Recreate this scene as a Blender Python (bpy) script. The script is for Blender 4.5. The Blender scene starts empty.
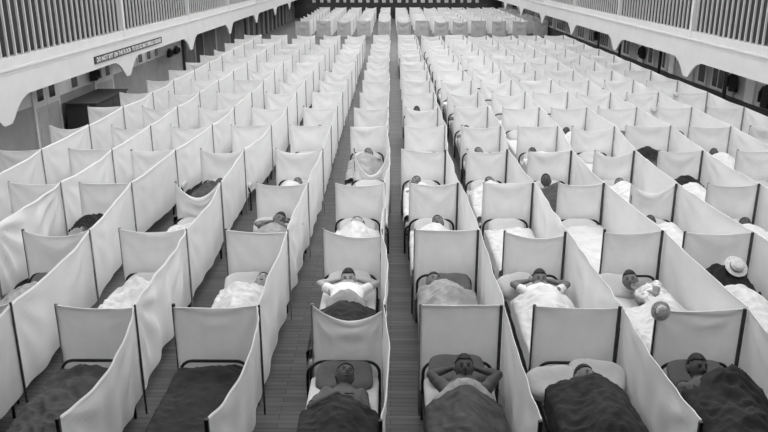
import bpy, bmesh, math, random
from mathutils import Vector, Matrix, noise
SC = bpy.context.scene
COL = SC.collection
R = math.radians
random.seed(7)

# ------------------------------------------------------------------ materials
def mat(name, col, rough=0.8, var=0.0, scale=8.0, bump=0.0, bscale=40.0, trans=0.0, metal=0.0, stretch=(1, 1, 1)):
    m = bpy.data.materials.new(name); m.use_nodes = True
    nt = m.node_tree; b = nt.nodes['Principled BSDF']; out = nt.nodes['Material Output']
    b.inputs['Roughness'].default_value = rough
    b.inputs['Metallic'].default_value = metal
    b.inputs['Specular IOR Level'].default_value = 0.25
    tc = nt.nodes.new('ShaderNodeTexCoord'); mp = nt.nodes.new('ShaderNodeMapping')
    mp.inputs['Scale'].default_value = stretch
    nt.links.new(tc.outputs['Object'], mp.inputs['Vector'])
    nz = nt.nodes.new('ShaderNodeTexNoise'); nz.inputs['Scale'].default_value = scale; nz.inputs['Detail'].default_value = 5
    nt.links.new(mp.outputs['Vector'], nz.inputs['Vector'])
    cr = nt.nodes.new('ShaderNodeValToRGB')
    a = max(col * (1 - var), 0); c = min(col * (1 + var), 1)
    cr.color_ramp.elements[0].position = 0.3; cr.color_ramp.elements[1].position = 0.7
    cr.color_ramp.elements[0].color = (a, a, a, 1); cr.color_ramp.elements[1].color = (c, c, c, 1)
    nt.links.new(nz.outputs['Fac'], cr.inputs['Fac'])
    nt.links.new(cr.outputs['Color'], b.inputs['Base Color'])
    if bump:
        n2 = nt.nodes.new('ShaderNodeTexNoise'); n2.inputs['Scale'].default_value = bscale; n2.inputs['Detail'].default_value = 4
        nt.links.new(mp.outputs['Vector'], n2.inputs['Vector'])
        bp = nt.nodes.new('ShaderNodeBump'); bp.inputs['Strength'].default_value = bump; bp.inputs['Distance'].default_value = 0.02
        nt.links.new(n2.outputs['Fac'], bp.inputs['Height']); nt.links.new(bp.outputs['Normal'], b.inputs['Normal'])
    if trans:
        tr = nt.nodes.new('ShaderNodeBsdfTranslucent'); mx = nt.nodes.new('ShaderNodeMixShader')
        nt.links.new(cr.outputs['Color'], tr.inputs['Color'])
        mx.inputs['Fac'].default_value = trans
        nt.links.new(b.outputs['BSDF'], mx.inputs[1]); nt.links.new(tr.outputs['BSDF'], mx.inputs[2])
        nt.links.new(mx.outputs['Shader'], out.inputs['Surface'])
    return m

def floor_mat():
    m = bpy.data.materials.new('floor_boards'); m.use_nodes = True
    nt = m.node_tree; b = nt.nodes['Principled BSDF']; b.inputs['Roughness'].default_value = 0.55
    b.inputs['Specular IOR Level'].default_value = 0.3
    tc = nt.nodes.new('ShaderNodeTexCoord')
    br = nt.nodes.new('ShaderNodeTexBrick')
    br.inputs['Scale'].default_value = 1.0; br.inputs['Brick Width'].default_value = 3.2; br.inputs['Row Height'].default_value = 0.085
    br.inputs['Mortar Size'].default_value = 0.004; br.offset = 0.37
    br.inputs['Color1'].default_value = (.085, .085, .085, 1); br.inputs['Color2'].default_value = (.125, .125, .125, 1)
    br.inputs['Mortar'].default_value = (.03, .03, .03, 1)
    nt.links.new(tc.outputs['Object'], br.inputs['Vector'])
    mp = nt.nodes.new('ShaderNodeMapping'); mp.inputs['Scale'].default_value = (0.8, 9, 1)
    nt.links.new(tc.outputs['Object'], mp.inputs['Vector'])
    nz = nt.nodes.new('ShaderNodeTexNoise'); nz.inputs['Scale'].default_value = 2.2; nz.inputs['Detail'].default_value = 6
    nt.links.new(mp.outputs['Vector'], nz.inputs['Vector'])
    cr = nt.nodes.new('ShaderNodeValToRGB'); cr.color_ramp.elements[0].color = (.55, .55, .55, 1); cr.color_ramp.elements[1].color = (1.5, 1.5, 1.5, 1)
    nt.links.new(nz.outputs['Fac'], cr.inputs['Fac'])
    mx = nt.nodes.new('ShaderNodeMixRGB'); mx.blend_type = 'MULTIPLY'; mx.inputs['Fac'].default_value = 1
    nt.links.new(br.outputs['Color'], mx.inputs[1]); nt.links.new(cr.outputs['Color'], mx.inputs[2])
    nt.links.new(mx.outputs['Color'], b.inputs['Base Color'])
    return m

def fill_lamp_mat():  # emission for the added fill lamps
    m = bpy.data.materials.new('fill_lamp_glow'); m.use_nodes = True
    b = m.node_tree.nodes['Principled BSDF']; b.inputs['Emission Color'].default_value = (1, 1, 1, 1); b.inputs['Emission Strength'].default_value = 16.0
    return m

M = dict(
    cloth=mat('white_cloth', .80, .9, .05, 3, .45, 9, trans=.27),
    cloth_side=mat('white_curtain_cloth', .82, .9, .04, 3, .25, 10, trans=.27),
    cloth_shaded=mat('shade_toned_cloth', .45, .9, .15, 2, .3, 12, trans=.1),
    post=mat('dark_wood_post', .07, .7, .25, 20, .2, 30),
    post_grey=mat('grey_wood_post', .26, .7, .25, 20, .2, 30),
    iron=mat('dark_iron', .018, .42, .2, 12),
    sheet=mat('white_sheet', .58, .9, .06, 5, .4, 18),
    blanket_dark=mat('dark_wool_blanket', .030, .95, .22, 5, .5, 22),
    blanket_mid=mat('grey_wool_blanket', .065, .95, .2, 5, .5, 22),
    blanket_light=mat('pale_grey_blanket', .30, .95, .12, 5, .5, 22),
    pillow=mat('white_pillowcase', .52, .9, .06, 5, .4, 16),
    pillow_grey=mat('grey_pillowcase', .13, .9, .12, 5, .4, 16),
    skin=mat('skin_fair', .36, .6, .08, 12),
    skin_mid=mat('skin_tan', .17, .6, .1, 12),
    skin_dark=mat('skin_deep', .075, .6, .1, 12),
    hair=mat('dark_hair', .022, .55, .3, 60, .5, 90),
    eye=mat('eye', .012, .3), lip=mat('lip', .05, .6),
    gown=mat('white_gown', .76, .9, .05, 6, .4, 20),
    gown_print=mat('print_pyjama', .52, .9, .55, 22, .4, 20),
    gown_grey=mat('grey_undershirt', .10, .9, .1, 6, .4, 20),
    paint=mat('white_paint', .60, .6, .04, 2), paint_grey=mat('pale_grey_paint', .50, .6, .08, 2),
    picket=mat('grey_picket_paint', .50, .6, .08, 3),
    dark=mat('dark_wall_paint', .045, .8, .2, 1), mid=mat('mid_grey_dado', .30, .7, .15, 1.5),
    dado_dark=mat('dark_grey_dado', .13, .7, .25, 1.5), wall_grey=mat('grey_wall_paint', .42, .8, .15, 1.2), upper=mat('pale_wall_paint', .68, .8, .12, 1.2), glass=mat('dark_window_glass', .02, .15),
    door=mat('door_paint', .42, .6, .1, 2), wool=mat('dark_wool_coat', .022, .95, .2, 10, .4, 30),
    coat_grey=mat('grey_wool_coat', .13, .95, .2, 10, .4, 30),
    straw=mat('pale_straw', .62, .85, .2, 30, .5, 60), band=mat('grey_hat_band', .16, .8),
    sign=mat('dark_sign_board', .05, .6, .1, 6), letter=mat('white_sign_paint', .75, .6),
    floor=floor_mat(), lamp=fill_lamp_mat(),
)

# ------------------------------------------------------------------ mesh helpers
class MB:
    def __init__(s): s.v = []; s.f = []
    def add(s, vs, fs):
        b = len(s.v); s.v += [tuple(v) for v in vs]; s.f += [tuple(b + i for i in f) for f in fs]; return s
    def box(s, x0, x1, y0, y1, z0, z1):
        return s.add([(x0,y0,z0),(x1,y0,z0),(x1,y1,z0),(x0,y1,z0),(x0,y0,z1),(x1,y0,z1),(x1,y1,z1),(x0,y1,z1)],
                     [(0,3,2,1),(4,5,6,7),(0,1,5,4),(1,2,6,5),(2,3,7,6),(3,0,4,7)])
    def tube(s, pts, rads, seg=10, up=None, flat=None):
        """capped tube along pts; rads: number / list / list of (rx, rz)."""
        pts = [Vector(p) for p in pts]; n = len(pts)
        if isinstance(rads, (int, float)): rads = [rads] * n
        rads = [(r, r) if isinstance(r, (int, float)) else r for r in rads]
        vs = []; fs = []
        ref = Vector(up) if up else None
        prev = None
        for i, p in enumerate(pts):
            t = (pts[min(i + 1, n - 1)] - pts[max(i - 1, 0)]).normalized()
            if ref is not None: a = ref
            elif prev is not None: a = prev
            else: a = Vector((0, 0, 1)) if abs(t.z) < .9 else Vector((1, 0, 0))
            side = t.cross(a)
            if side.length < 1e-5: side = t.cross(Vector((.3, .9, .1)))
            side.normalize(); a2 = side.cross(t).normalized(); prev = a2
            for k in range(seg):
                an = 2 * math.pi * k / seg
                vs.append(p + side * (rads[i][0] * math.cos(an)) + a2 * (rads[i][1] * math.sin(an)))
        for i in range(n - 1):
            for k in range(seg):
                k2 = (k + 1) % seg
                fs.append((i * seg + k, i * seg + k2, (i + 1) * seg + k2, (i + 1) * seg + k))
        fs.append(tuple(reversed(range(seg)))); fs.append(tuple((n - 1) * seg + k for k in range(seg)))
        return s.add(vs, fs)
    def ball(s, c, r, u=14, v=10, rot=None):
        c = Vector(c); r = (r, r, r) if isinstance(r, (int, float)) else r
        vs = [Vector((0, 0, r[2]))]
        for i in range(1, v):
            th = math.pi * i / v
            for k in range(u):
                ph = 2 * math.pi * k / u
                vs.append(Vector((r[0]*math.sin(th)*math.cos(ph), r[1]*math.sin(th)*math.sin(ph), r[2]*math.cos(th))))
        vs.append(Vector((0, 0, -r[2])))
        if rot is not None: vs = [rot @ w for w in vs]
        vs = [w + c for w in vs]
        fs = []
        for k in range(u): fs.append((0, 1 + k, 1 + (k + 1) % u))
        for i in range(v - 2):
            for k in range(u):
                a = 1 + i*u + k; b = 1 + i*u + (k+1) % u
                fs.append((a, a + u, b + u, b))
        l = len(vs) - 1
        for k in range(u): fs.append((1 + (v-2)*u + k, l, 1 + (v-2)*u + (k+1) % u))
        return s.add(vs, fs)
    def grid(s, nu, nv, fn):
        vs = [fn(i / nu, j / nv) for j in range(nv + 1) for i in range(nu + 1)]
        fs = [(j*(nu+1)+i, j*(nu+1)+i+1, (j+1)*(nu+1)+i+1, (j+1)*(nu+1)+i) for j in range(nv) for i in range(nu)]
        return s.add(vs, fs)
    def mesh(s, name, m, smooth=True):
        me = bpy.data.meshes.new(name); me.from_pydata(s.v, [], s.f); me.update()
        bm = bmesh.new(); bm.from_mesh(me); bmesh.ops.recalc_face_normals(bm, faces=bm.faces); bm.to_mesh(me); bm.free()
        if smooth:
            for p in me.polygons: p.use_smooth = True
        if m is not None: me.materials.append(m)
        return me
    def obj(s, name, m, parent=None, loc=None, smooth=False, label=None):
        return link(name, s.mesh(name, m, smooth), parent, loc, label)

def link(name, me, parent=None, loc=None, label=None):
    o = bpy.data.objects.new(name, me); COL.objects.link(o)
    if parent is not None: o.parent = parent
    if loc is not None: o.location = loc
    if label: o['label'] = label
    return o

def tag(o, label, cat, group=None):
    o['label'] = label; o['category'] = cat
    if group: o['group'] = group
    return o

def empty(name, loc, label, cat, group=None, rz=0):
    o = bpy.data.objects.new(name, None); COL.objects.link(o); o.empty_display_size = .1
    o.location = loc; o.rotation_euler.z = rz
    return tag(o, label, cat, group)

def struct(o): o['kind'] = 'structure'; return o

def baked(me, mods, m=None):
    """mesh with modifiers evaluated into plain mesh data"""
    o = bpy.data.objects.new('tmp', me); COL.objects.link(o)
    for typ, kw in mods:
        md = o.modifiers.new('m', typ)
        for k, v in kw.items(): setattr(md, k, v)
    dg = bpy.context.evaluated_depsgraph_get(); dg.update()
    out = bpy.data.meshes.new_from_object(o.evaluated_get(dg))
    bpy.data.objects.remove(o)
    if m is not None: out.materials.clear(); out.materials.append(m)
    for p in out.polygons: p.use_smooth = True
    return out

# ------------------------------------------------------------------ layout
P = 1.25; F = 760.0; D = 2.319; D0 = 7.06; VPX = 391.0
COLS = ['L6','L5','L4','L3','L2','L1','R1','R2','R3','R4','R5','R6','R7']
NL = dict(L6=-6.0, L5=-4.93, L4=-3.85, L3=-2.78, L2=-1.77, L1=-.72, R1=.26, R2=1.22, R3=2.19, R4=3.13, R5=4.08, R6=5.17, R7=6.22)
NR = dict(L6=-5.32, L5=-4.24, L4=-3.14, L3=-2.10, L2=-1.09, L1=-.085, R1=.94, R2=1.93, R3=2.92, R4=3.86, R5=4.83, R6=5.88, R7=6.94)
MEAS = {
 0: dict(L4=(None,6), L3=(53.5,131), L2=(172,256), L1=(312,382.5), R1=(421,502), R2=(535,620), R3=(658,744.5)),
 1: dict(L4=(20,86), L3=(118,183.5), L2=(225,285.5), L1=(323,380), R1=(415,478.5), R2=(505,565.5), R3=(604.5,662), R4=(685,751.5)),
 2: dict(L5=(5,57), L4=(76.5,128.5), L3=(173.5,218.5), L2=(255,306), L1=(335,383), R1=(409,458), R2=(483,533), R3=(558,603.5), R4=(631,675.5), R5=(707,757.5)),
 3: dict(L6=(None,38), L5=(66,109), L4=(129,173), L3=(199,242), L2=(274.5,321), L1=(353,389), R1=(401,445.5), R2=(466.5,507), R3=(528,571), R4=(594,633.5), R5=(658,701.5), R6=(736,None)),
}
def sk(k): return 1 / (.008123 + .00232 * k)
def dk(k): return D0 + D * k if k >= 0 else 5.02
rj = random.Random(11)
PX = {}          # (col, k) -> (xl, xr)
for c in COLS:
    nl, nr = NL[c], NR[c]
    for k in range(0, 15):
        l, r = nl + rj.uniform(-.03, .03), nr + rj.uniform(-.03, .03)
        ml, mr = MEAS.get(k, {}).get(c, (None, None))
        if ml is not None: l = (ml - VPX) / sk(k)
        if mr is not None: r = (mr - VPX) / sk(k)
        if ml is None and mr is not None: l = r - .67
        if mr is None and ml is not None: r = l + .69
        PX[c, k] = (l * P, r * P)
    PX[c, -1] = (nl * P, {'L2': -1.13, 'R1': .90, 'R2': 1.87, 'L1': -.07, 'L3': -2.04}.get(c, nr) * P)
    for k in range(8):
        if c == 'L6': continue
        PX[c, 100 + k] = ((nl + rj.uniform(-.03, .03)) * P, (nr + rj.uniform(-.03, .03)) * P)
for k in range(8): PX['R8', 100 + k] = (7.3 * P, 8.0 * P)
D2 = D0 + 18.6 * D
def drow(k): return D2 + (k - 100) * D * 1.06 if k >= 100 else dk(k)

ORD = ['front', 'second', 'third', 'fourth', 'fifth', 'sixth', 'seventh', 'eighth', 'ninth', 'tenth', 'eleventh', 'twelfth', 'thirteenth', 'fourteenth', 'rearmost']
NTH = ['first', 'second', 'third', 'fourth', 'fifth', 'sixth', 'seventh', 'eighth']
def where(c, k):
    n = NTH[int(c[1]) - 1]; side = 'left' if c[0] == 'L' else 'right'
    row = ('far block %s row' % ORD[k - 100]) if k >= 100 else ('%s row' % ORD[k])
    return '%s, %s column %s of middle aisle' % (row, n, side)

# ------------------------------------------------------------------ cloth
ZT, ZB = 1.275, 0.29
def head_cloth(seed, sag=.02, dl=0., dr=0., folds=1.0, low=ZB):
    rr = random.Random(seed); ph = [rr.uniform(0, 6.28) for _ in range(6)]
    nf = rr.uniform(1.6, 3.0); wr = rr.uniform(.7, 1.4) * folds; nx = rr.uniform(7, 11)
    def fn(u, v):
        x = u - .5
        zt = ZT - sag * (1 - (2 * x) ** 2) - dl * (1 - u) - dr * u
        z = zt + (low - zt) * v + .012 * math.sin(x * 9 + ph[0]) * v
        hang = (1 - (2 * x) ** 2)
        y = -.015 * math.sin(math.pi * v) * (1 if rr else 1)
        y += -(0.022 + sag * .18) * math.sin(2 * math.pi * v * nf + ph[1] * .2) * math.exp(-2.4 * v) * hang * folds
        for (cx, pp) in ((-.5, ph[2]), (.5, ph[3])):
            dx = (x - cx) * .85; dz = v * .95; r = math.hypot(dx, dz) + 1e-4
            th = math.atan2(dz, abs(dx) + 1e-4)
            y += .0105 * wr * math.sin(th * nx + pp) * math.exp(-((r - .35) / .35) ** 2)
        y += .016 * noise.noise((x * 2.6 + seed * 3.1, v * 2.1, seed)) + .006 * noise.noise((x * 7, v * 3 + seed, 5.2))
        e = min(1, (0.5 - abs(x)) * 12)
        return (x, y * e, z)
    m = MB().grid(28, 24, fn)
    # rolled top hem: a thin lip folded back
    m.grid(28, 2, lambda u, v: (fn(u, 0)[0], fn(u, 0)[1] + .012 * v, fn(u, 0)[2] + .006 * math.sin(v * 3.14) - .05 * max(0, v - .5)))
    return m.mesh('cloth', M['cloth'])

def side_cloth(seed, sag=.05, folds=1.0, bulge=.0, low=.27):
    rr = random.Random(seed); ph = [rr.uniform(0, 6.28) for _ in range(6)]
    f1 = rr.uniform(3, 5); nx = rr.uniform(10, 16)
    def fn(u, v):
        y = -u
        zt = ZT - sag * 4 * u * (1 - u)
        z = zt + (low + .02 * math.sin(u * 7 + ph[0]) - zt) * v
        e = min(1, u * 14) * min(1, (1 - u) * 14)
        x = bulge * 4 * u * (1 - u) * (1 - .6 * v)
        for (cu, pp) in ((0, ph[1]), (1, ph[2])):
            dx = abs(u - cu) * 2.3; dz = v; r = math.hypot(dx, dz) + 1e-4
            th = math.atan2(dz, dx + 1e-4)
            x += .013 * folds * math.sin(th * nx + pp) * math.exp(-((r - .55) / .55) ** 2)
        x += .012 * folds * math.sin(u * 2 * math.pi * f1 + ph[3] + .8 * v) * (.3 + .7 * v)
        x += .02 * noise.noise((u * 4 + seed, v * 1.5, seed * 1.7))
        return (x * e, y, z)
    m = MB().grid(44, 18, fn)
    m.grid(44, 2, lambda u, v: (fn(u, 0)[0] + .012 * v, fn(u, 0)[1], fn(u, 0)[2] + .006 * math.sin(v * 3.14) - .05 * max(0, v - .5)))
    return m.mesh('curtain_cloth', M['cloth_side'])

def post_mesh(mm):
    me = MB().box(-.016, .016, -.016, .016, 0, 1.285).mesh('post', M[mm], False)
    return baked(me, [('BEVEL', dict(width=.005, segments=2))])
POST = {k: post_mesh(k) for k in ('post', 'post_grey')}
for me in POST.values():
    for p in me.polygons: p.use_smooth = False
HEADS = [(head_cloth(20 + i, s, dl, dr, f), w) for i, (s, dl, dr, f, w) in enumerate([
    (.012, 0, 0, .6, 'taut'), (.018, 0, .02, .8, 'smooth'), (.03, .01, 0, 1, 'creased'), (.045, 0, 0, 1.1, 'slightly sagging'),
    (.06, .01, .01, 1.1, 'sagging'), (.085, 0, .02, 1.2, 'sagging'), (.02, .02, 0, 1.3, 'wrinkled'), (.11, .01, 0, 1.2, 'sagging')])]
SPECIAL = {('L1',0): (.13,.0,.06,1.3,'sagging'), ('L1',1): (.05,.0,.09,.9,'slanting'), ('L3',2): (.25,0,0,1.3,'deeply sagging'),
    ('L1',3): (.48,.02,.0,1.2,'deeply sagging'), ('L3',3): (.09,0,.0,1.,'sagging'), ('L2',3): (.09,0,0,1.2,'sagging'),
    ('R1',0): (.004,0,0,.25,'smooth'), ('R2',0): (.02,.0,.02,.5,'smooth'), ('R3',0): (.01,.02,0,1.2,'creased'), ('L2',0): (.015,.02,0,.8,'smooth'),
    ('L3',0): (.02,.0,.03,1.2,'creased'), ('R1',1): (.01,.0,.0,.4,'smooth'), ('R2',1): (.06,0,.05,.6,'sagging'), ('R3',1): (.03,.03,0,.7,'smooth'),
    ('R4',1): (.03,0,0,1.0,'creased'), ('L4',1): (.09,0,0,1.1,'sagging'), ('L3',1): (.05,0,0,1.1,'creased'), ('L2',1): (.02,0,.03,.7,'smooth'),
    ('R1',2): (.04,0,0,1.3,'wrinkled'), ('R1',3): (.015,-.02,.06,1.2,'slanting'), ('R4',2): (.16,0,0,1.3,'sagging'), ('R2',2): (.01,0,0,1,'creased'),
    ('R4',3): (.12,0,0,1.,'sagging'), ('R1',5): (.10,0,0,1.2,'sagging'), ('R1',4): (.05,.0,0,1.2,'sagging'), ('L5',2): (.02,0,.03,1.6,'wrinkled')}
SIDES = [(side_cloth(60 + i, s, f, b), w) for i, (s, f, b, w) in enumerate([
    (.012, .45, .0, 'smooth'), (.02, .7, .01, 'rippled'), (.04, .8, .02, 'sagging'), (.018, .9, -.01, 'rippled'), (.025, .55, 0, 'smooth'), (.05, .7, .02, 'sagging')])]
SPECIAL_SIDE = {('L3',0): (.15,1.2,.05,'sagging'), ('L2',0): (.16,1.0,.05,'sagging'), ('R1',0): (.10,.9,.02,'rippled'), ('R2',0): (.10,1.2,.02,'rippled'),
    ('R3',0): (.12,1.2,.03,'rippled'), ('L4',0): (.06,.6,0,'smooth'), ('L1',0): (.06,.6,.05,'smooth'), ('L1',1): (.03,1.1,.07,'bulging'),
    ('L3',1): (.02,2.2,.0,'creased'), ('L5',2): (.02,2.4,.0,'creased'), ('R2',1): (.04,1.6,.02,'creased'), ('R2',2): (.03,2.0,.0,'creased'), ('L2',2): (.02,1.6,0,'creased')}

rj = random.Random(5)
def screens():
    for c in COLS + ['R8']:
        for k in list(range(15)) + list(range(100, 108)):
            if (c, k) not in PX: continue
            xl, xr = PX[c, k]; d = drow(k); w = xr - xl
            far = k >= 100
            if (c, k) in SPECIAL:
                s = SPECIAL[c, k]; me = head_cloth(300 + COLS.index(c) * 20 + k, *s[:4]); word = s[4]
            else:
                me, word = HEADS[rj.randrange(len(HEADS))]
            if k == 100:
                me = me.copy(); me.materials.clear(); me.materials.append(M['cloth_shaded'])  # shade on the far block's front faces put into a darker cloth colour
            e = empty('bed_screen', ((xl + xr) / 2, d, 0),
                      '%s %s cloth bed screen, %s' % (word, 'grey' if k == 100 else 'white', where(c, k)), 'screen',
                      'cloth bed screens in the far block' if far else 'cloth screens at the bed heads')
            e.scale.z = 1 + rj.uniform(-.012, .012)
            o = link('cloth', me, e); o.scale.x = w
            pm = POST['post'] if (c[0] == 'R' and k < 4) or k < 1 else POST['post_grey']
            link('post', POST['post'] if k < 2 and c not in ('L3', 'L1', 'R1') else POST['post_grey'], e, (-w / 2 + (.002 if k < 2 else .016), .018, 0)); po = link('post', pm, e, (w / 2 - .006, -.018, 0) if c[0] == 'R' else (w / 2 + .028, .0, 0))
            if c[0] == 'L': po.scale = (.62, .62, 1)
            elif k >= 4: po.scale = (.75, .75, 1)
        for k in list(range(15)) + list(range(101, 108)):
            if (c, k) not in PX: continue
            kn = k - 1
            x0, d0 = PX[c, k][1], drow(k); x1, d1 = PX[c, kn][1], drow(kn)
            if (c, k) in SPECIAL_SIDE:
                s = SPECIAL_SIDE[c, k]; me = side_cloth(500 + COLS.index(c) * 20 + k, *s[:3]); word = s[3]
            else:
                me, word = SIDES[rj.randrange(len(SIDES))]
            L = math.hypot(x1 - x0, d1 - d0)
            o = link('side_curtain', me, None, (x0 + (.026 if c[0] == 'R' else .012), d0 - .0, 0))
            o.scale.y = L - .02; o.rotation_euler.z = math.atan2(x1 - x0, d0 - d1)
            tag(o, '%s white cloth curtain beside bed, %s' % (word, where(c, k)), 'curtain',
                'side curtains of the far block' if k >= 100 else 'side curtains between the bed columns')
            if k == 0:       # end post of the front curtain
                p = link('post', POST['post'], None, (x1 + .012, d1 - .02, 0)); p.name = 'curtain_post'
                tag(p, 'dark wooden post at near end of front curtain, %s column %s of middle aisle' % (NTH[int(c[1]) - 1], 'left' if c[0] == 'L' else 'right'), 'post', 'front curtain posts')

# ------------------------------------------------------------------ beds
MT = .535     # mattress top
def arch(w, h, r, y):
    pts = [(-w, y, 0), (-w, y, h - r)]
    for i in range(1, 7): a = math.pi - i * math.pi / 12; pts.append((-w + r + r * math.cos(a), y, h - r + r * math.sin(a)))
    for i in range(0, 7): a = math.pi / 2 - i * math.pi / 12; pts.append((w - r + r * math.cos(a), y, h - r + r * math.sin(a)))
    return pts + [(w, y, 0)]
HEADRAIL = MB().tube(arch(.355, .685, .13, -.085), .017, 8).tube([(-.355, -.085, .36), (.355, -.085, .36)], .011, 8).mesh('head_rail', M['iron'])
FOOTRAIL = MB().tube(arch(.355, .50, .13, -2.13), .016, 8).tube([(-.355, -2.13, .33), (.355, -2.13, .33)], .011, 8).mesh('foot_rail', M['iron'])
SIDERAIL = MB().box(-.012, .012, -2.13, -.085, .29, .325).mesh('side_rail', M['iron'], False)
def soft_box(w, l, h, r, seed, amp=.008, nu=16, nv=36):
    def prof(t):      # rounded-rectangle profile of the cross section: closed ring
        return t
    mb = MB(); me = None
    bm = bmesh.new(); bmesh.ops.create_cube(bm, size=1)
    for v in bm.verts: v.co = Vector((v.co.x * w, v.co.y * l, v.co.z * h))
    bmesh.ops.bevel(bm, geom=bm.edges[:], offset=r, segments=3, affect='EDGES', profile=.6)
    bmesh.ops.subdivide_edges(bm, edges=[e for e in bm.edges if e.calc_length() > .25], cuts=8, use_grid_fill=True)
    for v in bm.verts: v.co += Vector((0, 0, amp * noise.noise((v.co.x * 5 + seed, v.co.y * 4, v.co.z * 4))))
    me = bpy.data.meshes.new('soft'); bm.to_mesh(me); bm.free()
    for p in me.polygons: p.use_smooth = True
    return me
MATTRESS = soft_box(.70, 2.0, .14, .045, 3); MATTRESS.materials.append(M['sheet'])
def pillow_mesh(m, seed):
    def fn(a, b):
        th = math.pi * b; ph = 2 * math.pi * a
        sg = lambda q, e: math.copysign(abs(q) ** e, q)
        x = .29 * sg(math.cos(ph), .55) * math.sin(th) ** .45; y = .19 * sg(math.sin(ph), .55) * math.sin(th) ** .45
        z = .075 * sg(math.cos(th), .8)
        n = noise.noise((x * 6 + seed, y * 6, z * 5))
        return (x + .01 * n, y + .01 * n, z * (1 - .35 * math.exp(-(x * x + (y+.02) ** 2) / .02) * (z > 0)) + .018 * n)
    return MB().grid(36, 18, fn).mesh('pillow', m)
PILLOW = {k: pillow_mesh(M[k], i * 7.3) for i, k in enumerate(('pillow', 'pillow_grey'))}

BEDX = {}
# beds the photograph shows nothing of (wholly behind screens) are left out
UNSEEN = set((a[:2], int(a[2:])) for a in 'L15 L16 L17 L18 L19 L110 L111 L112 L113 L114 L28 L210 L213 L214 L311 L312 L313 L314 L47 L411 L412 L413 L414 L513 L514 L62 L63 L67 L69 L610 R15 R17 R18 R19 R110 R111 R113 R114 R214 R312 R48 R49 R411 R412 R413 R414 R52 R58 R59 R511 R512 R513 R514 R62 R69 R610 R611 R612 R614 R72 R73 R74 R78 R79 R710 R711 R712 R713 R714'.split())
for key, (xl, xr) in PX.items(): BEDX[key] = (xl + xr) / 2 - .025
def bed(c, k):
    x = BEDX[c, k]
    e = empty('iron_bed', (x, dk(k), 0), 'dark iron bed with white mattress, %s' % where(c, k), 'bed', 'iron hospital beds')
    link('head_rail', HEADRAIL, e); link('foot_rail', FOOTRAIL, e)
    for s in (-1, 1): link('side_rail', SIDERAIL, e, (s * .355, 0, 0))
    link('mattress', MATTRESS, e, (0, -1.11, .463), 'white sheeted mattress')
    return e

def blanket_mesh(m, top, blobs, seed, amp=.02, hang=.20, skew=0., w=.345, name='blanket', end=-2.09, base=.05):
    L = top - end
    tot = w + hang
    def fn(u, v):
        s = (u - .5) * 2 * tot
        y = top - v * L + skew * (u - .5) * (1 - v)
        if abs(s) <= w: x = s; drop = 0
        else: x = math.copysign(w + .010 + .006 * (abs(s) - w) / max(hang, .01), s); drop = abs(s) - w
        z = MT + .02 + base
        hh = 0
        for (bx, by, rx, ry, h) in blobs:
            q = math.exp(-((x - bx) / rx) ** 2 - ((y - by) / ry) ** 2) * h
            hh = math.sqrt(hh * hh + q * q)
        n = .55 * (1 - 2.2 * abs(noise.noise((x * 9 + y * 4 + seed, y * 7 - x * 3, seed)))) + noise.noise((x * 3.2 + seed, y * 2.4, seed)) * 1.2 + .6 * abs(noise.noise((x * 7 + seed, y * 4.5, 2 + seed)))
        z += hh + amp * max(0, n + .35) * (1.1 if not drop else .4)
        z -= drop
        if drop: x += math.copysign(.010 * (1 + noise.noise((y * 5, seed, drop * 4))), s) ; z = max(z, .22)
        return (x, y, z)
    return MB().grid(60, 100, fn).mesh(name, m)
BODY = [(0, -.78, .27, .30, .215), (0, -1.15, .26, .38, .21), (-.07, -1.55, .12, .4, .12), (.07, -1.55, .12, .4, .12), (0, -1.95, .16, .12, .14)]

# ------------------------------------------------------------------ people
def head_point(th, ph):
    """unit sphere direction -> head surface in head space: x side, y face-forward, z up"""
    d = Vector((math.sin(th) * math.cos(ph), math.sin(th) * math.sin(ph), math.cos(th)))
    x, f, u = d
    px, py, pz = x * .076, f * .096, u * .118
    if u < 0: px *= 1 + .22 * u; py *= 1 + .10 * u if f > 0 else 1 + .25 * u
    if f > 0:
        g = lambda cx, cu, s: math.exp(-((x - cx) ** 2 + (u - cu) ** 2) / (2 * s * s))
        py += .026 * g(0, -.16, .10) + .014 * g(0, .0, .09) + .007 * (g(.28, .24, .15) + g(-.28, .24, .15))
        py -= .013 * (g(.36, .06, .12) + g(-.36, .06, .12))
        py += .006 * g(0, -.46, .14) + .012 * g(0, -.8, .16)
        px *= 1 + .05 * (g(.6, -.2, .2) + g(-.6, -.2, .2))
    return Vector((px, py, pz))

def head_mb(mb, scale=1.0, keep=None, fr=None):
    U, V = 40, 28
    vs = []; idx = {}
    fs = []
    for i in range(V + 1):
        th = math.pi * i / V
        for k in range(U): vs.append(head_point(th, 2 * math.pi * k / U) * scale)
    for i in range(V):
        for k in range(U):
            q = (i*U+k, (i+1)*U+k, (i+1)*U+(k+1) % U, i*U+(k+1) % U)
            if keep is None or all(keep(vs[a]) for a in q): fs.append(q)
    mb.add([fr @ v for v in vs], fs)
    return mb

def frame(c, face, roll=0.):
    """matrix taking head space to person space"""
    f = Vector(face).normalized(); u = Vector((0, 1, .2)); u = (u - f * u.dot(f)).normalized()
    x = f.cross(u)
    u = Matrix.Rotation(roll, 3, f) @ u; x = Matrix.Rotation(roll, 3, f) @ x
    q = 1.14
    return Matrix(((x.x*q, f.x*q, u.x*q, c[0]), (x.y*q, f.y*q, u.y*q, c[1]), (x.z*q, f.z*q, u.z*q, c[2]), (0, 0, 0, 1)))

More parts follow.
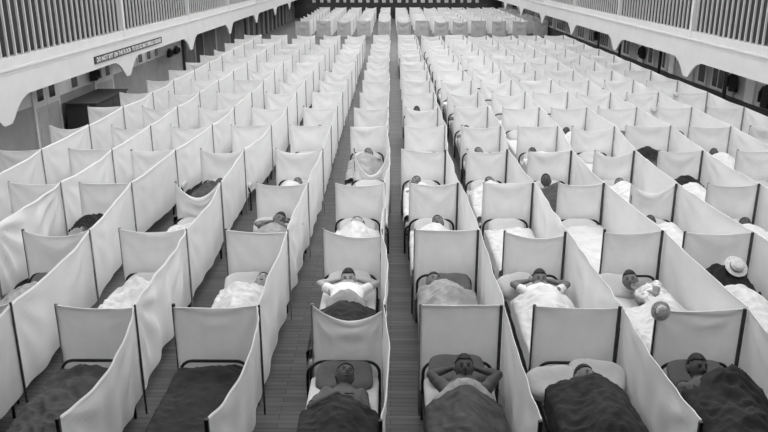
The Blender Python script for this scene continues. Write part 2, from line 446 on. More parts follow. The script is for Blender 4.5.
def arm_mb(mb, sh, el, wr, hand_dir, palm_up, fat=1.12):
    sh, el, wr = Vector(sh), Vector(el), Vector(wr)
    mb.ball(sh, .062 * fat)
    mb.tube([sh, sh.lerp(el, .35), sh.lerp(el, .8), el], [.053*fat, .05*fat, .041*fat, .037*fat], 12); mb.ball(el, .039 * fat)
    mb.tube([el, el.lerp(wr, .25), el.lerp(wr, .7), wr], [.037*fat, .042*fat, .031*fat, .025*fat], 12); mb.ball(wr, .026)
    h = Vector(hand_dir).normalized(); n = Vector(palm_up); n = (n - h * n.dot(h)).normalized(); s = h.cross(n)
    k = wr + h * .085
    mb.tube([wr, wr + h * .03, wr + h * .06, k], [(.024, .018), (.036, .017), (.04, .016), (.038, .013)], 12, up=n)
    for i, (o, L) in enumerate(((-.030, .068), (-.010, .078), (.010, .073), (.029, .056))):
        a = k + s * o; b = a + (h + n * .12 + s * o * 2).normalized() * L * .5; c = b + (h + n * .75).normalized() * L * .5
        mb.tube([a - h * .02, a, b, c], [.0095, .0095, .0088, .0075], 8)
    t0 = wr + h * .025 - s * .03; t1 = t0 + (h * .6 - s * .8).normalized() * .04; t2 = t1 + (h - s * .2 + n * .3).normalized() * .03
    mb.tube([t0 + s * .01, t0, t1, t2], [.013, .013, .011, .009], 8)

def torso_mb(mb, sp, g=1.0):
    """sp: pelvis, waist, chest, upper chest, neck base"""
    pts = [Vector(p) for p in sp]
    r = [(.175, .105), (.16, .10), (.19, .11), (.19, .095), (.075, .065)]
    if g != 1: r = [(a * g, b * g) for a, b in r]
    t = []; rr = []
    for i in range(4):
        for q in (0, .5): t.append(pts[i].lerp(pts[i+1], q)); rr.append(tuple(r[i][j] * (1-q) + r[i+1][j] * q for j in (0, 1)))
    t.append(pts[4]); rr.append(r[4])
    t.insert(0, pts[0] + (pts[0] - pts[1]).normalized() * .08); rr.insert(0, (.11 * g, .08 * g))
    mb.tube(t, rr, 20, up=(0, 0, 1))

def person(base, spec, label, look='skin', cloth=None, hair=True, group='people lying in the beds'):
    x0, y0, z0 = base
    e = empty('person', base, label, 'person', group)
    mb = MB(); S = spec
    torso_mb(mb, S['spine'])
    nb = Vector(S['spine'][4]); hc = Vector(S['head']); fr = frame(hc, S['face'], S.get('roll', 0))
    mb.tube([nb - (hc - nb) * .25, nb, fr @ Vector((0, -.02, -.07)), fr @ Vector((0, -.01, -.02))], [.065, .056, .052, .05], 14)
    head_mb(mb, 1.0, None, fr)
    for s in (-1, 1):
        mb.ball(fr @ Vector((s * .077, -.012, -.005)), (.011, .02, .031), 10, 8, fr.to_3x3())
    for a in S['arms']: arm_mb(mb, *a)
    pel = Vector(S['spine'][0])
    for hip, kn, an in S['legs']:
        hip, kn, an = Vector(hip), Vector(kn), Vector(an)
        mb.ball(hip, .085); mb.tube([hip, hip.lerp(kn, .5), kn], [.082, .07, .053], 12); mb.ball(kn, .054)
        mb.tube([kn, kn.lerp(an, .3), an], [.052, .054, .034], 12); mb.ball(an, .036)
        mb.tube([an, an + Vector((0, -.05, .05)), an + Vector((0, -.06, .13))], [.034, .035, .025], 10)
    me = mb.mesh('body', None)
    me = baked(me, [('REMESH', dict(mode='VOXEL', voxel_size=.0075, use_smooth_shade=True)), ('SMOOTH', dict(factor=.5, iterations=2)),
                    ('DECIMATE', dict(ratio=.35))], M[look])
    link('body', me, e)
    if hair:
        hm = head_mb(MB(), 1.085, lambda v: v.z > .050 + .3 * max(0, v.y - .03) or (v.y < -.012 and v.z > -.06) or (v.y < .015 and v.z > .02), fr)
        link('hair', baked(hm.mesh('hair', None), [('SOLIDIFY', dict(thickness=.012, offset=-1))], M['hair']), e)
    for s in (-1, 1):
        c = head_point(math.acos(.05), math.pi / 2 - s * .36)
        eb = MB().ball(fr @ (c + Vector((0, .0005, 0))), (.013, .006, .006), 10, 8, fr.to_3x3())
        eb.obj('eye', M['eye'], e, smooth=True)
        b = head_point(math.acos(.21), math.pi / 2 - s * .36)
        MB().tube([fr @ (b + Vector((-.019, .001, -.002 - .003 * s))), fr @ (b + Vector((0, .003, .003))), fr @ (b + Vector((.019, .001, -.002 + .003 * s)))], .0035, 6).obj('eyebrow', M['hair'], e, smooth=True)
    c = head_point(math.acos(-.46), math.pi / 2)
    MB().ball(fr @ (c + Vector((0, -.001, 0))), (.023, .006, .0065), 12, 8, fr.to_3x3()).obj('mouth', M['lip'], e, smooth=True)
    if cloth:
        cb = MB(); sp = [Vector(p) for p in S['spine']]
        sp2 = sp[:4] + [sp[3].lerp(sp[4], .62)]
        torso_mb(cb, sp2, 1.10)
        for a in S['arms']:
            sh, el = Vector(a[0]), Vector(a[1]); ln = S.get('sleeve', .55)
            cb.ball(sh, .074); cb.tube([sh, sh.lerp(el, ln * .5), sh.lerp(el, ln)], [.068, .066, .062], 14)
        cm = baked(cb.mesh('gown', None), [('REMESH', dict(mode='VOXEL', voxel_size=.012, use_smooth_shade=True)), ('SMOOTH', dict(factor=.5, iterations=3))], M[cloth])
        nn = [v.normal.copy() for v in cm.vertices]; pp = [v.co.copy() for v in cm.vertices]
        for v, p, n in zip(cm.vertices, pp, nn):
            v.co = p + n * .010 * noise.noise((p.x * 11, p.y * 9, p.z * 11 + x0))
        link('gown', cm, e)
    return e

LEGS = [((-.09, -1.24, .53), (-.10, -1.63, .55), (-.09, -1.97, .50)), ((.09, -1.24, .53), (.10, -1.63, .55), (.09, -1.97, .50))]
def pose_behind(hz=.78, hx=0., face=(0, -.92, .38), spread=.36, roll=0):
    hz -= .085
    return dict(spine=[(0,-1.22,.545), (0,-1.0,.555), (hx*.4,-.80,.585), (hx*.8,-.62,.635), (hx,-.50,.675)], head=(hx, -.45, hz), face=face, roll=roll, sleeve=.6,
        arms=[((hx-.19,-.64,.62), (hx-spread,-.50,hz-.045), (hx-.125,-.375,hz-.05), (.9,.3,.1), (0,-.3,1)),
              ((hx+.19,-.64,.62), (hx+spread,-.50,hz-.045), (hx+.125,-.375,hz-.05), (-.9,.3,.1), (0,-.3,1))], legs=LEGS)
def pose_supine(hz=.66, hx=0., face=(0, -.5, .86), roll=0, arm=None):
    a = [((hx-.165,-.66,.56), (-.25,-.93,.49), (-.20,-1.17,.475), (.1,-1,0), (0,0,-1)), ((hx+.165,-.66,.56), (.25,-.93,.49), (.20,-1.17,.475), (-.1,-1,0), (0,0,-1))]
    if arm == 'brow': a[1] = ((hx+.165,-.66,.56), (hx+.30,-.52,.74), (hx+.07,-.50,hz+.13), (-1,0,.1), (0,-.2,-1))
    if arm == 'chest': a[0] = ((hx-.165,-.66,.57), (-.27,-.90,.58), (-.02,-.86,.71), (1,.25,.02), (0,0,-1))
    if arm == 'both': a = [((hx-.165,-.66,.57), (-.28,-.86,.60), (-.04,-.80,.72), (1,.1,.02), (0,0,-1)), ((hx+.165,-.66,.57), (.28,-.88,.60), (.04,-.90,.72), (-1,.05,.02), (0,0,-1))]
    return dict(spine=[(0,-1.25,.545), (0,-1.02,.545), (hx*.5,-.84,.55), (hx,-.67,.56), (hx,-.56,.585)], head=(hx, -.45, hz), face=face, roll=roll, arms=a, legs=LEGS, sleeve=.9)
def pose_prop(hz=.78, hx=0., face=(0, -.9, .42), roll=0):
    hz -= .05
    return dict(spine=[(0,-1.22,.545), (hx*.2,-1.0,.555), (hx*.5,-.80,.59), (hx*.9,-.60,.65), (hx,-.49,hz-.11)], head=(hx, -.43, hz), face=face, roll=roll, sleeve=.9,
        arms=[((hx-.18,-.62,.62), (-.27,-.90,.52), (-.20,-1.15,.48), (.1,-1,0), (0,0,-1)), ((hx+.18,-.62,.62), (.27,-.90,.52), (.20,-1.15,.48), (-.1,-1,0), (0,0,-1))], legs=LEGS)
def pose_side(hx=-.12):
    return dict(spine=[(.17,-1.25,.58), (.15,-1.03,.59), (.10,-.84,.62), (.06,-.66,.645), (hx+.08,-.55,.66)], head=(hx, -.44, .69), face=(-.30, -.85, .45), roll=-.25, sleeve=.42,
        arms=[((-.02,-.66,.60), (-.10,-.90,.60), (hx+.0,-.66,.60), (0,1,.1), (0,-.1,1)),
              ((.15,-.68,.72), (.06,-.93,.70), (hx+.04,-.70,.665), (-.3,.9,.0), (-.3,-.1,1))],
        legs=[((.13,-1.28,.56), (-.05,-1.60,.55), (.1,-1.93,.51)), ((.17,-1.28,.62), (-.02,-1.58,.62), (.14,-1.93,.54))])

def put(name, me, c, k, label, cat, group, loc=(0, 0, 0), rz=0, rx=0):
    if (c, k) in UNSEEN: UNSEEN.discard((c, k)); bed(c, k)      # a bed with something on it is always built
    o = link(name, me, None, (BEDX[c, k] + loc[0], dk(k) + loc[1], loc[2])); o.rotation_euler = (rx, 0, rz)
    return tag(o, label, cat, group)
HASP = set((a[:2], int(a[2:])) for a in 'L15 L25 L34 L43 L44 L51 L52 L53 L54 L61 L62 L63 L64 L65 L67 R15 R16 R27 R51 R53 R61 R62 R71 R72 R73 R74'.split())
def pillow(c, k, kind='pillow', loc=(0, -.31), z=.53, rz=0, word=None):
    if (c, k) in HASP: return
    HASP.add((c, k)) if (c, k) not in (('R2', 0),) else None
    return put('pillow', PILLOW[kind], c, k, '%s pillow on iron bed, %s' % (word or ('white' if kind == 'pillow' else 'grey'), where(c, k)), 'pillow', 'pillows on the iron beds', (loc[0], loc[1] + .075, z + .065), rz, R(26))
def blanket(c, k, m, top, blobs, word, **kw):
    me = blanket_mesh(M[m], top, blobs, 3.7 * k + COLS.index(c), **kw)
    nm = 'sheet' if m in ('sheet',) else 'blanket'
    return put(nm, me, c, k, '%s on iron bed, %s' % (word, where(c, k)), nm, 'bedclothes on the iron beds')
def man(c, k, pose, text, look='skin', cloth=None):
    return person((BEDX[c, k], dk(k), .08), pose, text, look, cloth)

for c in COLS:
    for k in range(15):
        if (c, k) not in UNSEEN: bed(c, k)

# front row -------------------------------------------------------------
lump = lambda *a: list(a)
blanket('L4', 0, 'blanket_mid', -.35, BODY, 'grey wool blanket', amp=.03)
blanket('L3', 0, 'blanket_mid', -.30, [(0,-.28,.28,.14,.12), (.05,-.6,.2,.2,.10), (-.1,-.85,.2,.25,.12), (.1,-1.2,.2,.4,.12), (-.1,-1.5,.2,.3,.08)], 'rumpled grey wool blanket', amp=.04, hang=.06)
blanket('L2', 0, 'blanket_dark', -.11, [(0,-.28,.28,.14,.11), (0,-1.0,.25,.5,.08)], 'taut dark wool blanket', amp=.025)
blanket('L1', 0, 'blanket_dark', -.99, BODY, 'dark wool blanket', amp=.035, hang=.12)
pillow('L1', 0, 'pillow_grey', z=.525)
man('L1', 0, pose_supine(.65, .02, (.25,-.4,.88), 0, 'chest'), 'person lying on back with one arm over dark blanket, front row left of aisle', 'skin_dark', 'gown_grey')
pillow('R1', 0, 'pillow_grey', (-.02,-.27), .58, word='pale grey')
man('R1', 0, pose_behind(.83, .03, (0,-.80,.60), .33), 'dark haired person with hands behind head, front row right of middle aisle', 'skin_dark', 'gown_grey')
blanket('R1', 0, 'blanket_mid', -.84, BODY, 'smooth grey wool blanket', amp=.03, hang=.14)
put('folded_sheet', blanket_mesh(M['blanket_light'], -.66, [(0,-.74,.24,.22,.265)], 4.4, .03, .02, .18, .27, 'folded_sheet', -.92, .02), 'R1', 0, 'pale sheet folded across chest of person with raised elbows, front row', 'sheet', None)
pillow('R2', 0, 'pillow', (.20,-.36), .57, -.3)
pillow('R2', 0, 'pillow', (-.22,-.42), .53, .15, 'rumpled white')
SC_P = pose_supine(.64, .03, (.45,-.5,.74), .2)
man('R2', 0, SC_P, 'person curled on side under dark blanket beside white pillows, front row', 'skin_mid', 'gown_grey')
blanket('R2', 0, 'blanket_dark', -.50, [(.04,-.74,.29,.26,.24), (.06,-1.15,.30,.40,.30), (.02,-1.6,.28,.35,.2)], 'bulky dark wool blanket', amp=.05, skew=.10)
pillow('R3', 0, 'pillow_grey', (-.03,-.30), .55)
man('R3', 0, pose_prop(.80, -.13, (.2,-.85,.45), .2), 'person raising dark haired head over bed rail, front row', 'skin_dark', 'gown_grey')
blanket('R3', 0, 'blanket_dark', -.50, [(-.04,-.70,.30,.22,.25), (.10,-.85,.28,.28,.27), (.0,-1.3,.30,.5,.25)], 'rumpled dark wool blanket', amp=.07)
# second row --------------------------------------------------------------
blanket('L4', 1, 'blanket_light', -.45, BODY, 'pale grey blanket', amp=.04)
blanket('L3', 1, 'sheet', -.36, [(-.05,-.5,.2,.16,.16), (.05,-.8,.2,.25,.15), (0,-1.3,.2,.5,.12)], 'bundled white sheet', amp=.05)
pillow('L2', 1, 'pillow', (-.08,-.33), .55, .1)
man('L2', 1, pose_supine(.655, .16, (.1,-.3,.95), -.1), 'dark haired person lying under white sheet beside pillow, second row', 'skin', 'gown')
blanket('L2', 1, 'sheet', -.55, BODY + [(-.15,-.7,.14,.14,.14)], 'rumpled white sheet', amp=.045, hang=.1)
pillow('L1', 1, 'pillow', (.0,-.26), .55)
man('L1', 1, pose_behind(.79, .0, (0,-.93,.35), .36), 'person in white shirt with hands behind head facing forward, second row', 'skin', 'gown')
blanket('L1', 1, 'blanket_dark', -1.06, [(0, -1.2, .26, .3, .17)] + BODY[2:], 'dark waist-high blanket', amp=.04)
put('folded_sheet', blanket_mesh(M['blanket_light'], -.80, [(0,-.90,.22,.22,.245)], 9.1, .02, .02, .0, .22, 'folded_sheet', -1.04, .02), 'L1', 1, 'pale grey sheet folded on stomach of person in white shirt', 'sheet', None)
pillow('R1', 1, 'pillow_grey', (.05,-.30), .54)
man('R1', 1, pose_supine(.66, -.16, (.2,-.6,.78), .1), 'person peering over grey blanket, second row right of middle aisle', 'skin_mid', None)
blanket('R1', 1, 'blanket_light', -.52, [(0,-.68,.3,.18,.20), (0,-.95,.28,.3,.26), (0,-1.4,.25,.4,.16)], 'bunched pale grey blanket', amp=.05)
pillow('R2', 1, 'pillow', (-.21,-.36), .56, .5)
man('R2', 1, pose_behind(.79, .03, (0,-.90,.42), .34), 'dark haired person with hands behind head beside big white pillow', 'skin_mid', 'gown')
blanket('R2', 1, 'sheet', -.80, BODY, 'loose white sheet', amp=.035)
pillow('R3', 1, 'pillow', (-.20,-.33), .54, -.3)
man('R3', 1, pose_side(-.10), 'dark haired person in printed pyjamas leaning sideways with bent arm', 'skin_mid', 'gown_print')
blanket('R3', 1, 'sheet', -.98, [(.1,-1.2,.2,.3,.26), (.05,-1.6,.22,.4,.18)], 'humped white sheet', amp=.04)

def hat_mesh(r=.125):
    mb = MB()
    prof = [(.0, .075), (.05, .078), (.068, .07), (.074, .045), (.076, .008), (.10, .004), (r, .010), (r + .004, .004), (r, -.002), (.07, -.006), (0, -.006)]
    seg = 28; vs = []; fs = []
    for (rr, z) in prof:
        for i in range(seg): a = 2 * math.pi * i / seg; vs.append((max(rr, .0005) * math.cos(a), max(rr, .0005) * math.sin(a), z))
    for j in range(len(prof) - 1):
        for i in range(seg): fs.append((j*seg+i, j*seg+(i+1) % seg, (j+1)*seg+(i+1) % seg, (j+1)*seg+i))
    mb.add(vs, fs)
    return mb.mesh('crown_and_brim', M['straw'])
HAT = hat_mesh()
HATB = MB().tube([(0, 0, .010), (0, 0, .030)], .0775, 28).mesh('hat_band', M['band'])
def hat(loc, rot, label, s=1.0):
    e = empty('straw_hat', loc, label, 'hat', 'straw hats among the beds')
    e.rotation_euler = rot; e.scale = (s, s, s)
    link('crown_and_brim', HAT, e); link('hat_band', HATB, e, label='grey ribbon hat band')
    return e
def bundle(c, k, blobs, label, m='wool', top=-.2, end=-.75, seed=2., amp=.05, w=.30):
    return put('coat_bundle', blanket_mesh(M[m], top, blobs, seed, amp, .03, .05, w, 'coat_bundle', end, .14), c, k, label, 'coat', None)
HASP.add(('R4', 1)); bundle('R4', 1, [(0,-.4,.25,.15,.20), (-.1,-.3,.2,.1,.2)], 'black coat heaped at bed head under straw hat')
hat((BEDX['R4', 1] + .10, dk(1) - .44, .965), (R(40), R(8), 0), 'pale straw hat lying on heaped black coat', 1.15)
blanket('R4', 1, 'sheet', -.72, BODY, 'white sheet', amp=.03)
hat((PX['R3', 0][0] + .01, dk(0) - .045, 1.255), (R(72), 0, R(4)), 'round straw hat hung on front row screen post', .80)
hat((PX['R6', 5][0] - .0, dk(5) - .05, 1.22), (R(72), 0, 0), 'straw hat hung on left post of sixth row screen near wall', .8)
hat((PX['R7', 6][0] - .0, dk(6) - .05, 1.22), (R(60), 0, R(20)), 'straw hat hung on left post of seventh row screen near wall', .8)

# third row and beyond ---------------------------------------------------
def lying(c, k, hx=0., hz=.655, look='skin_mid', cloth='gown', bl='sheet', face=(0,-.45,.88), arm=None, top=-.66, text=None, amp=.04, pk='pillow', ploc=(0,-.31)):
    pillow(c, k, pk, ploc, .53)
    man(c, k, pose_supine(hz, hx, face, 0, arm) if hz < .75 else pose_prop(hz, hx), text or 'dark haired person lying on back, %s' % where(c, k), look, cloth)
    if bl: blanket(c, k, bl, top, BODY, {'sheet': 'white sheet', 'blanket_light': 'pale grey blanket', 'blanket_mid': 'grey wool blanket', 'blanket_dark': 'dark wool blanket'}[bl], amp=amp)
man('L2', 2, pose_behind(.80, .04, (.35,-.85,.45), .34), 'person sitting up against bed rail with raised head, third row', 'skin_mid', 'gown_grey')
pillow('L2', 2, 'pillow', (-.12,-.3), .54)
blanket('L2', 2, 'blanket_light', -.75, BODY, 'pale grey blanket', amp=.04)
lying('L1', 2, .02, .66, 'skin', 'gown_grey', 'sheet', (-.75,-.2,.6), None, -.74, 'person turned on side with dark hair showing, third row left of aisle')
lying('R1', 2, .08, .67, 'skin_mid', 'gown', 'sheet', (-.2,-.5,.8), None, -.6)
pillow('R2', 2); blanket('R2', 2, 'sheet', -.45, [(.1,-.7,.2,.3,.10), (0,-1.2,.2,.4,.1)], 'white sheet', amp=.035)
blanket('R3', 2, 'sheet', -.13, [(0,-.4,.3,.2,.05)], 'smooth white sheet', amp=.02)
lying('R4', 2, -.12, .68, 'skin_dark', 'gown_grey', 'sheet')
blanket('L3', 2, 'sheet', -.35, [(.05,-.55,.22,.2,.16), (0,-1.1,.22,.5,.13)], 'bundled white sheet', amp=.05)
bundle('L4', 2, [(0,-.4,.25,.2,.14)], 'dark coat heaped at bed head, third row by left wall', seed=5.)
lying('R5', 2, .1, .65, 'skin_dark', 'gown', 'sheet')
lying('R1', 3, -.12, .68, 'skin_mid', 'gown', 'sheet', (.2,-.5,.8), 'both', -.8)
lying('R2', 3, .05, .67, 'skin_mid', 'gown', 'sheet', (-.4,-.5,.75), None, -.75)
lying('R3', 3, -.10, .72, 'skin_dark', 'gown_grey', 'blanket_mid', (-.1,-.7,.7), 'both', -.85)
lying('R4', 3, .05, .65, 'skin_mid', 'gown', 'sheet')
bundle('R5', 3, [(0,-.4,.22,.18,.15)], 'black coat heaped at bed head, fourth row far right', seed=8.)
blanket('R5', 3, 'sheet', -.72, BODY, 'white sheet', amp=.03)
lying('L3', 3, .05, .63, 'skin_dark', 'gown_grey', 'blanket_mid', (.3,-.3,.85), None, -.55)
lying('L2', 3, .05, .64, 'skin_mid', 'gown', 'sheet')
lying('L1', 4, .05, .67, 'skin_mid', 'gown_grey', 'blanket_light', (-.3,-.5,.8), 'both', -.8)
lying('R2', 4, -.05, .69, 'skin_mid', 'gown_grey', 'blanket_light', (-.3,-.6,.7), 'chest', -.8)
lying('R3', 4, -.14, .69, 'skin_dark', 'gown', 'sheet')
bundle('R5', 4, [(-.1,-.4,.2,.2,.19)], 'black coat heaped at bed head, fifth row far right', seed=11.)
lying('R6', 4, .0, .68, 'skin_dark', 'gown_grey', 'sheet')
lying('R2', 5, -.12, .70, 'skin_dark', 'gown_grey', 'blanket_light', arm='chest', top=-.8)
lying('L2', 5, .06, .70, 'skin_mid', 'gown', 'sheet')
lying('R2', 6, -.15, .70, 'skin_dark', 'gown_grey', 'blanket_light', arm='chest', top=-.8)
lying('R1', 6, -.02, .80, 'skin_dark', 'gown', 'sheet')
lying('R2', 7, -.18, .70, 'skin_mid', 'gown', 'blanket_light', arm='chest', top=-.8)
lying('R4', 5, -.1, .66, 'skin_dark', 'gown', 'sheet')

for c in COLS:
    for k in range(1, 6):
        if (c, k) not in HASP: pillow(c, k, 'pillow_grey' if (k + COLS.index(c)) % 3 == 0 else 'pillow')

# ------------------------------------------------------------------ hall
EL, ER, WL, WR = -7.83, 8.70, -9.05, 10.20     # gallery edges, side walls
GZ0, GZ1 = 1.97, 2.56
YF = 73.0
fl = MB().add([(-13, -6, 0), (13.5, -6, 0), (13.5, YF + 1, 0), (-13, YF + 1, 0)], [(0, 1, 2, 3)]).obj('floor', M['floor']); struct(fl)
HT = 7.5
def wall(name, m, *b): return struct(MB().box(*b).obj(name, m))
# side walls below the galleries: pale upper part, darker dado
wall('wall_left', M['upper'], WL - .2, WL, -6, YF, 1.22, GZ1)
wall('trim_1', M['mid'], WL - .2, WL + .015, -6, YF, 0, 1.22)
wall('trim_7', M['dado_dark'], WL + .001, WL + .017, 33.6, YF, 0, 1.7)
wall('wall_right', M['wall_grey'], WR, WR + .2, -6, YF, .86, GZ1)
wall('trim_2', M['dark'], WR - .015, WR + .2, -6, YF, 0, .86)
wall('wall_back', M['dark'], -13, 13.5, YF, YF + .3, 0, HT)
wall('wall_near', M['dark'], -13, 13.5, -6.3, -6, 0, HT)
# galleries
for s, E, W, nm in ((-1, EL, WL, 'left'), (1, ER, WR, 'right')):
    o = 13.3 * s if s > 0 else -12.8
    lo, hi = sorted((E + s * .06, o))
    wall('floor_gallery_' + nm, M['paint_grey'], lo, hi, -6, YF, GZ1 - .12, GZ1)
    lo, hi = sorted((E, E + s * .06))
    m = MB().box(lo, hi, -6, YF, GZ0, GZ1)
    m.box(lo - .03, hi + .03, -6, YF, GZ1 - .03, GZ1 + .015).box(lo - .015, hi + .015, -6, YF, GZ1 - .09, GZ1 - .055)
    struct(m.obj('trim_%d' % (3 if s < 0 else 4), M['paint']))
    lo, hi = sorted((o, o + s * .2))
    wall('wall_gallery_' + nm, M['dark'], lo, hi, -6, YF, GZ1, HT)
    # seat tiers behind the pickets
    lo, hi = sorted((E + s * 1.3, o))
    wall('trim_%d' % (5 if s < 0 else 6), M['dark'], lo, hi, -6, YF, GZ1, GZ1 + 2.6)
    # flared brackets under every railing post
    for i, y in enumerate((7.8, 15.3, 22.8, 30.3, 37.8, 45.4, 52.9, 60.4)):
        pr = [(-1.05, 0), (1.05, 0), (.72, -.10), (.48, -.24), (.30, -.40), (.17, -.50), (-.17, -.50), (-.30, -.40), (-.48, -.24), (-.72, -.10)]
        x0, x1 = sorted((E + s * .002, E + s * .058))
        n = len(pr); vs = [(x0, y + a, GZ0 + b + .002) for a, b in pr] + [(x1, y + a, GZ0 + b + .002) for a, b in pr]
        fs = [tuple(range(n)), tuple(range(2 * n - 1, n - 1, -1))] + [(i_, (i_ + 1) % n, n + (i_ + 1) % n, n + i_) for i_ in range(n)]
        struct(MB().add(vs, fs).obj('trim_%d' % (10 + i + (0 if s < 0 else 20)), M['paint']))
    # railings, one per bay
    PK = MB().box(-.022, .022, -.022, .022, GZ1 + .22, GZ1 + 2.35).mesh('picket', M['picket'], False)
    YS = (7.8, 15.3, 22.8, 30.3, 37.8, 45.4)
    xr = E + s * .07
    for i in range(5):
        a, b = YS[i], YS[i + 1]
        bay = ('nearest', 'second', 'third', 'fourth', 'fifth')[i]
        e = empty('gallery_railing', (xr, a, 0), 'pale slatted railing of %s gallery, %s bay along the hall' % (nm, bay), 'railing', 'slatted gallery railings')
        MB().box(-.06, .06, .065, b - a - .065, GZ1 + .016, GZ1 + .22).obj('bottom_rail', M['paint'], e)
        MB().box(-.05, .05, .065, b - a - .065, GZ1 + 2.35, GZ1 + 2.47).obj('top_rail', M['paint'], e)
        MB().box(-.075, .075, -.065, .065, GZ1 + .016, GZ1 + 2.55).obj('post', M['paint'], e)
        n = 23
        for j in range(n): link('picket', PK, e, (0, .065 + (j + .5) * (b - a - .13) / n, 0))
# doors of the left wall
def door_pair(n, y, w=1.4, wins=(1, 1)):
    e = bpy.data.objects.new('door_%d' % n, None); COL.objects.link(e); e.location = (WL, y, 0); struct(e)
    MB().box(.0, .05, -w/2 - .1, -w/2, 0, 1.86).box(0, .05, w/2, w/2 + .1, 0, 1.86).box(0, .05, -w/2 - .1, w/2 + .1, 1.80, 1.9).obj('frame', M['upper'], e)
    for j, s in enumerate((-1, 1)):
        a, b = (-w/2, -.01) if s < 0 else (.01, w/2)
        MB().box(.016, .045, a, b, 1.13, 1.80).obj('upper_leaf', M['upper'], e)
        MB().box(.016, .045, a, b, .01, 1.13).box(.045, .053, a + .12, b - .12, .18, .62).box(.045, .053, a + .12, b - .12, .72, 1.02).obj('lower_leaf', M['door'], e)
        MB().box(.045, .05, a + .17, b - .17, 1.28, 1.70).obj('pane', M['glass'], e)
door_pair(1, 19.75); door_pair(2, 23.9)
for n, y in ((1, 21.65), (2, 28.6), (3, 29.6), (4, 27.6)):
    e = bpy.data.objects.new('window_%d' % n, None); COL.objects.link(e); e.location = (WL, y, 0); struct(e)
    MB().box(0, .03, -.30, .30, 1.24, 1.85).obj('frame', M['upper'], e)
    MB().box(.03, .036, -.2, .2, 1.30, 1.76).obj('pane', M['glass'], e)
for n, y in ((3, 44), (4, 36.2), (5, 50), (6, 54), (7, 58), (8, 62), (9, 66)):
    e = bpy.data.objects.new('door_%d' % n, None); COL.objects.link(e); e.location = (WL, y, 0); struct(e)
    MB().box(.016, .05, -.75, .75, 0, 1.95).obj('leaf', M['dark'], e)
    MB().box(.0, .07, -.85, -.75, 0, 2.0).box(.0, .07, .75, .85, 0, 2.0).obj('frame', M['mid'], e)
for i, y in enumerate((33.4, 39.5, 48.0, 52, 56, 60, 64)):
    wall('trim_%d' % (50 + i), M['dark'] if i != 1 else M['mid'], WL + .016, WL + .12, y - .16, y + .16, 0, GZ0 + .3)

# cabinet in the left side aisle
e = empty('cabinet', (-8.45, 21.75, 0), 'large dark low cabinet standing by the wall doors', 'cabinet')
MB().box(-.42, .42, -1.25, 1.25, .06, 1.0).obj('body', M['dark'], e); MB().box(-.46, .46, -1.3, 1.3, 1.0, 1.04).obj('top', M['dark'], e)
MB().box(-.38, .38, -1.2, 1.2, 0, .06).obj('plinth', M['dark'], e)
for y in (-.62, .62): MB().box(.42, .43, y - .58, y + .58, .12, .95).obj('door', M['dark'], e)

# notice sign on the left gallery fascia
def sign():
    y0, y1 = 20.2, 26.3; z = 2.21
    e = empty('notice_sign', (EL + .004, (y0 + y1) / 2, z), 'long dark sign with white capitals on the pale gallery front', 'sign')
    L = y1 - y0
    MB().box(0, .03, -L/2, L/2, -.095, .095).obj('board', M['sign'], e)
    cu = bpy.data.curves.new('lettering', 'FONT'); cu.body = 'DO NOT SPIT ON THE FLOOR  TO DO SO MAY SPREAD DISEASE'
    cu.size = .17; cu.extrude = .003; cu.align_x = 'CENTER'; cu.align_y = 'CENTER'; cu.offset = .002
    t = bpy.data.objects.new('t', cu); COL.objects.link(t)
    dg = bpy.context.evaluated_depsgraph_get(); dg.update()
    me = bpy.data.meshes.new_from_object(t.evaluated_get(dg)); bpy.data.objects.remove(t)
    xs = [v.co.x for v in me.vertices]; wd = max(xs) - min(xs); cx = (max(xs) + min(xs)) / 2
    ys = [v.co.y for v in me.vertices]; cy = (max(ys) + min(ys)) / 2; ht = max(ys) - min(ys)
    for v in me.vertices:
        x, y, zz = v.co
        v.co = (.032 + zz, (x - cx) / wd * (L - .25), (y - cy) / ht * .125)
    me.materials.append(M['letter'])
    bm = bmesh.new(); bm.from_mesh(me); todo = set(bm.verts)
    while todo:
        st = [todo.pop()]; isl = set(st)
        while st:
            for ed in st.pop().link_edges:
                for q in ed.verts:
                    if q not in isl: isl.add(q); todo.discard(q); st.append(q)
        ix = {q: i for i, q in enumerate(isl)}
        lm = MB().add([q.co for q in ix], [tuple(ix[q] for q in f.verts) for f in bm.faces if f.verts[0] in isl])
        lm.obj('letter', M['letter'], e, smooth=False)
    bm.free()
sign()

# things hung along the side walls
def coat(wallx, s, y, z, label, m='wool', h=.62, w=.42, seed=1.):
    """jacket hanging from a peg; s = direction into the hall"""
    e = empty('hanging_coat', (wallx, y, 0), label, 'coat', 'clothes hung along the side walls')
    def fn(a, b):
        an = 2 * math.pi * a; t = b
        hw = w * (.16 + .34 * min(1, t * 4)) * (1 + .18 * t); dp = .05 + .05 * min(1, t * 3)
        f = 1 + .12 * math.sin(an * 5 + seed) * t
        return (s * (.085 + dp * math.sin(an) * f * .8), hw * math.cos(an) * f, z - h * t + .03 * noise.noise((a * 6, b * 3, seed)))
    m1 = MB().grid(32, 14, fn); m1.obj('body', M[m], e, smooth=True)
    for q in (-1, 1):
        MB().tube([(s * .10, q * w * .36, z - .1), (s * .12, q * w * .62, z - h * .4), (s * .12, q * w * .66, z - h * .82)], [.05, .055, .05], 10).obj('sleeve', M[m], e, smooth=True)
    MB().tube([(0, 0, z + .02), (s * .1, 0, z + .01), (s * .11, 0, z + .04)], .012, 8).obj('peg', M['iron'], e, smooth=True)
coat(WR, -1, 22.7, 1.60, 'black jacket hung on right wall beside tall dark windows', h=.55, seed=1)
coat(WR, -1, 20.6, 1.55, 'black jacket hung on right wall nearest the camera', h=.62, seed=2)
coat(WR, -1, 31.3, 1.55, 'dark jacket hung between windows on right wall', h=.5, seed=3)
coat(WR, -1, 19.8, 1.40, 'long grey coat hung on right wall beside black jacket', 'coat_grey', 1.0, .40, 4)
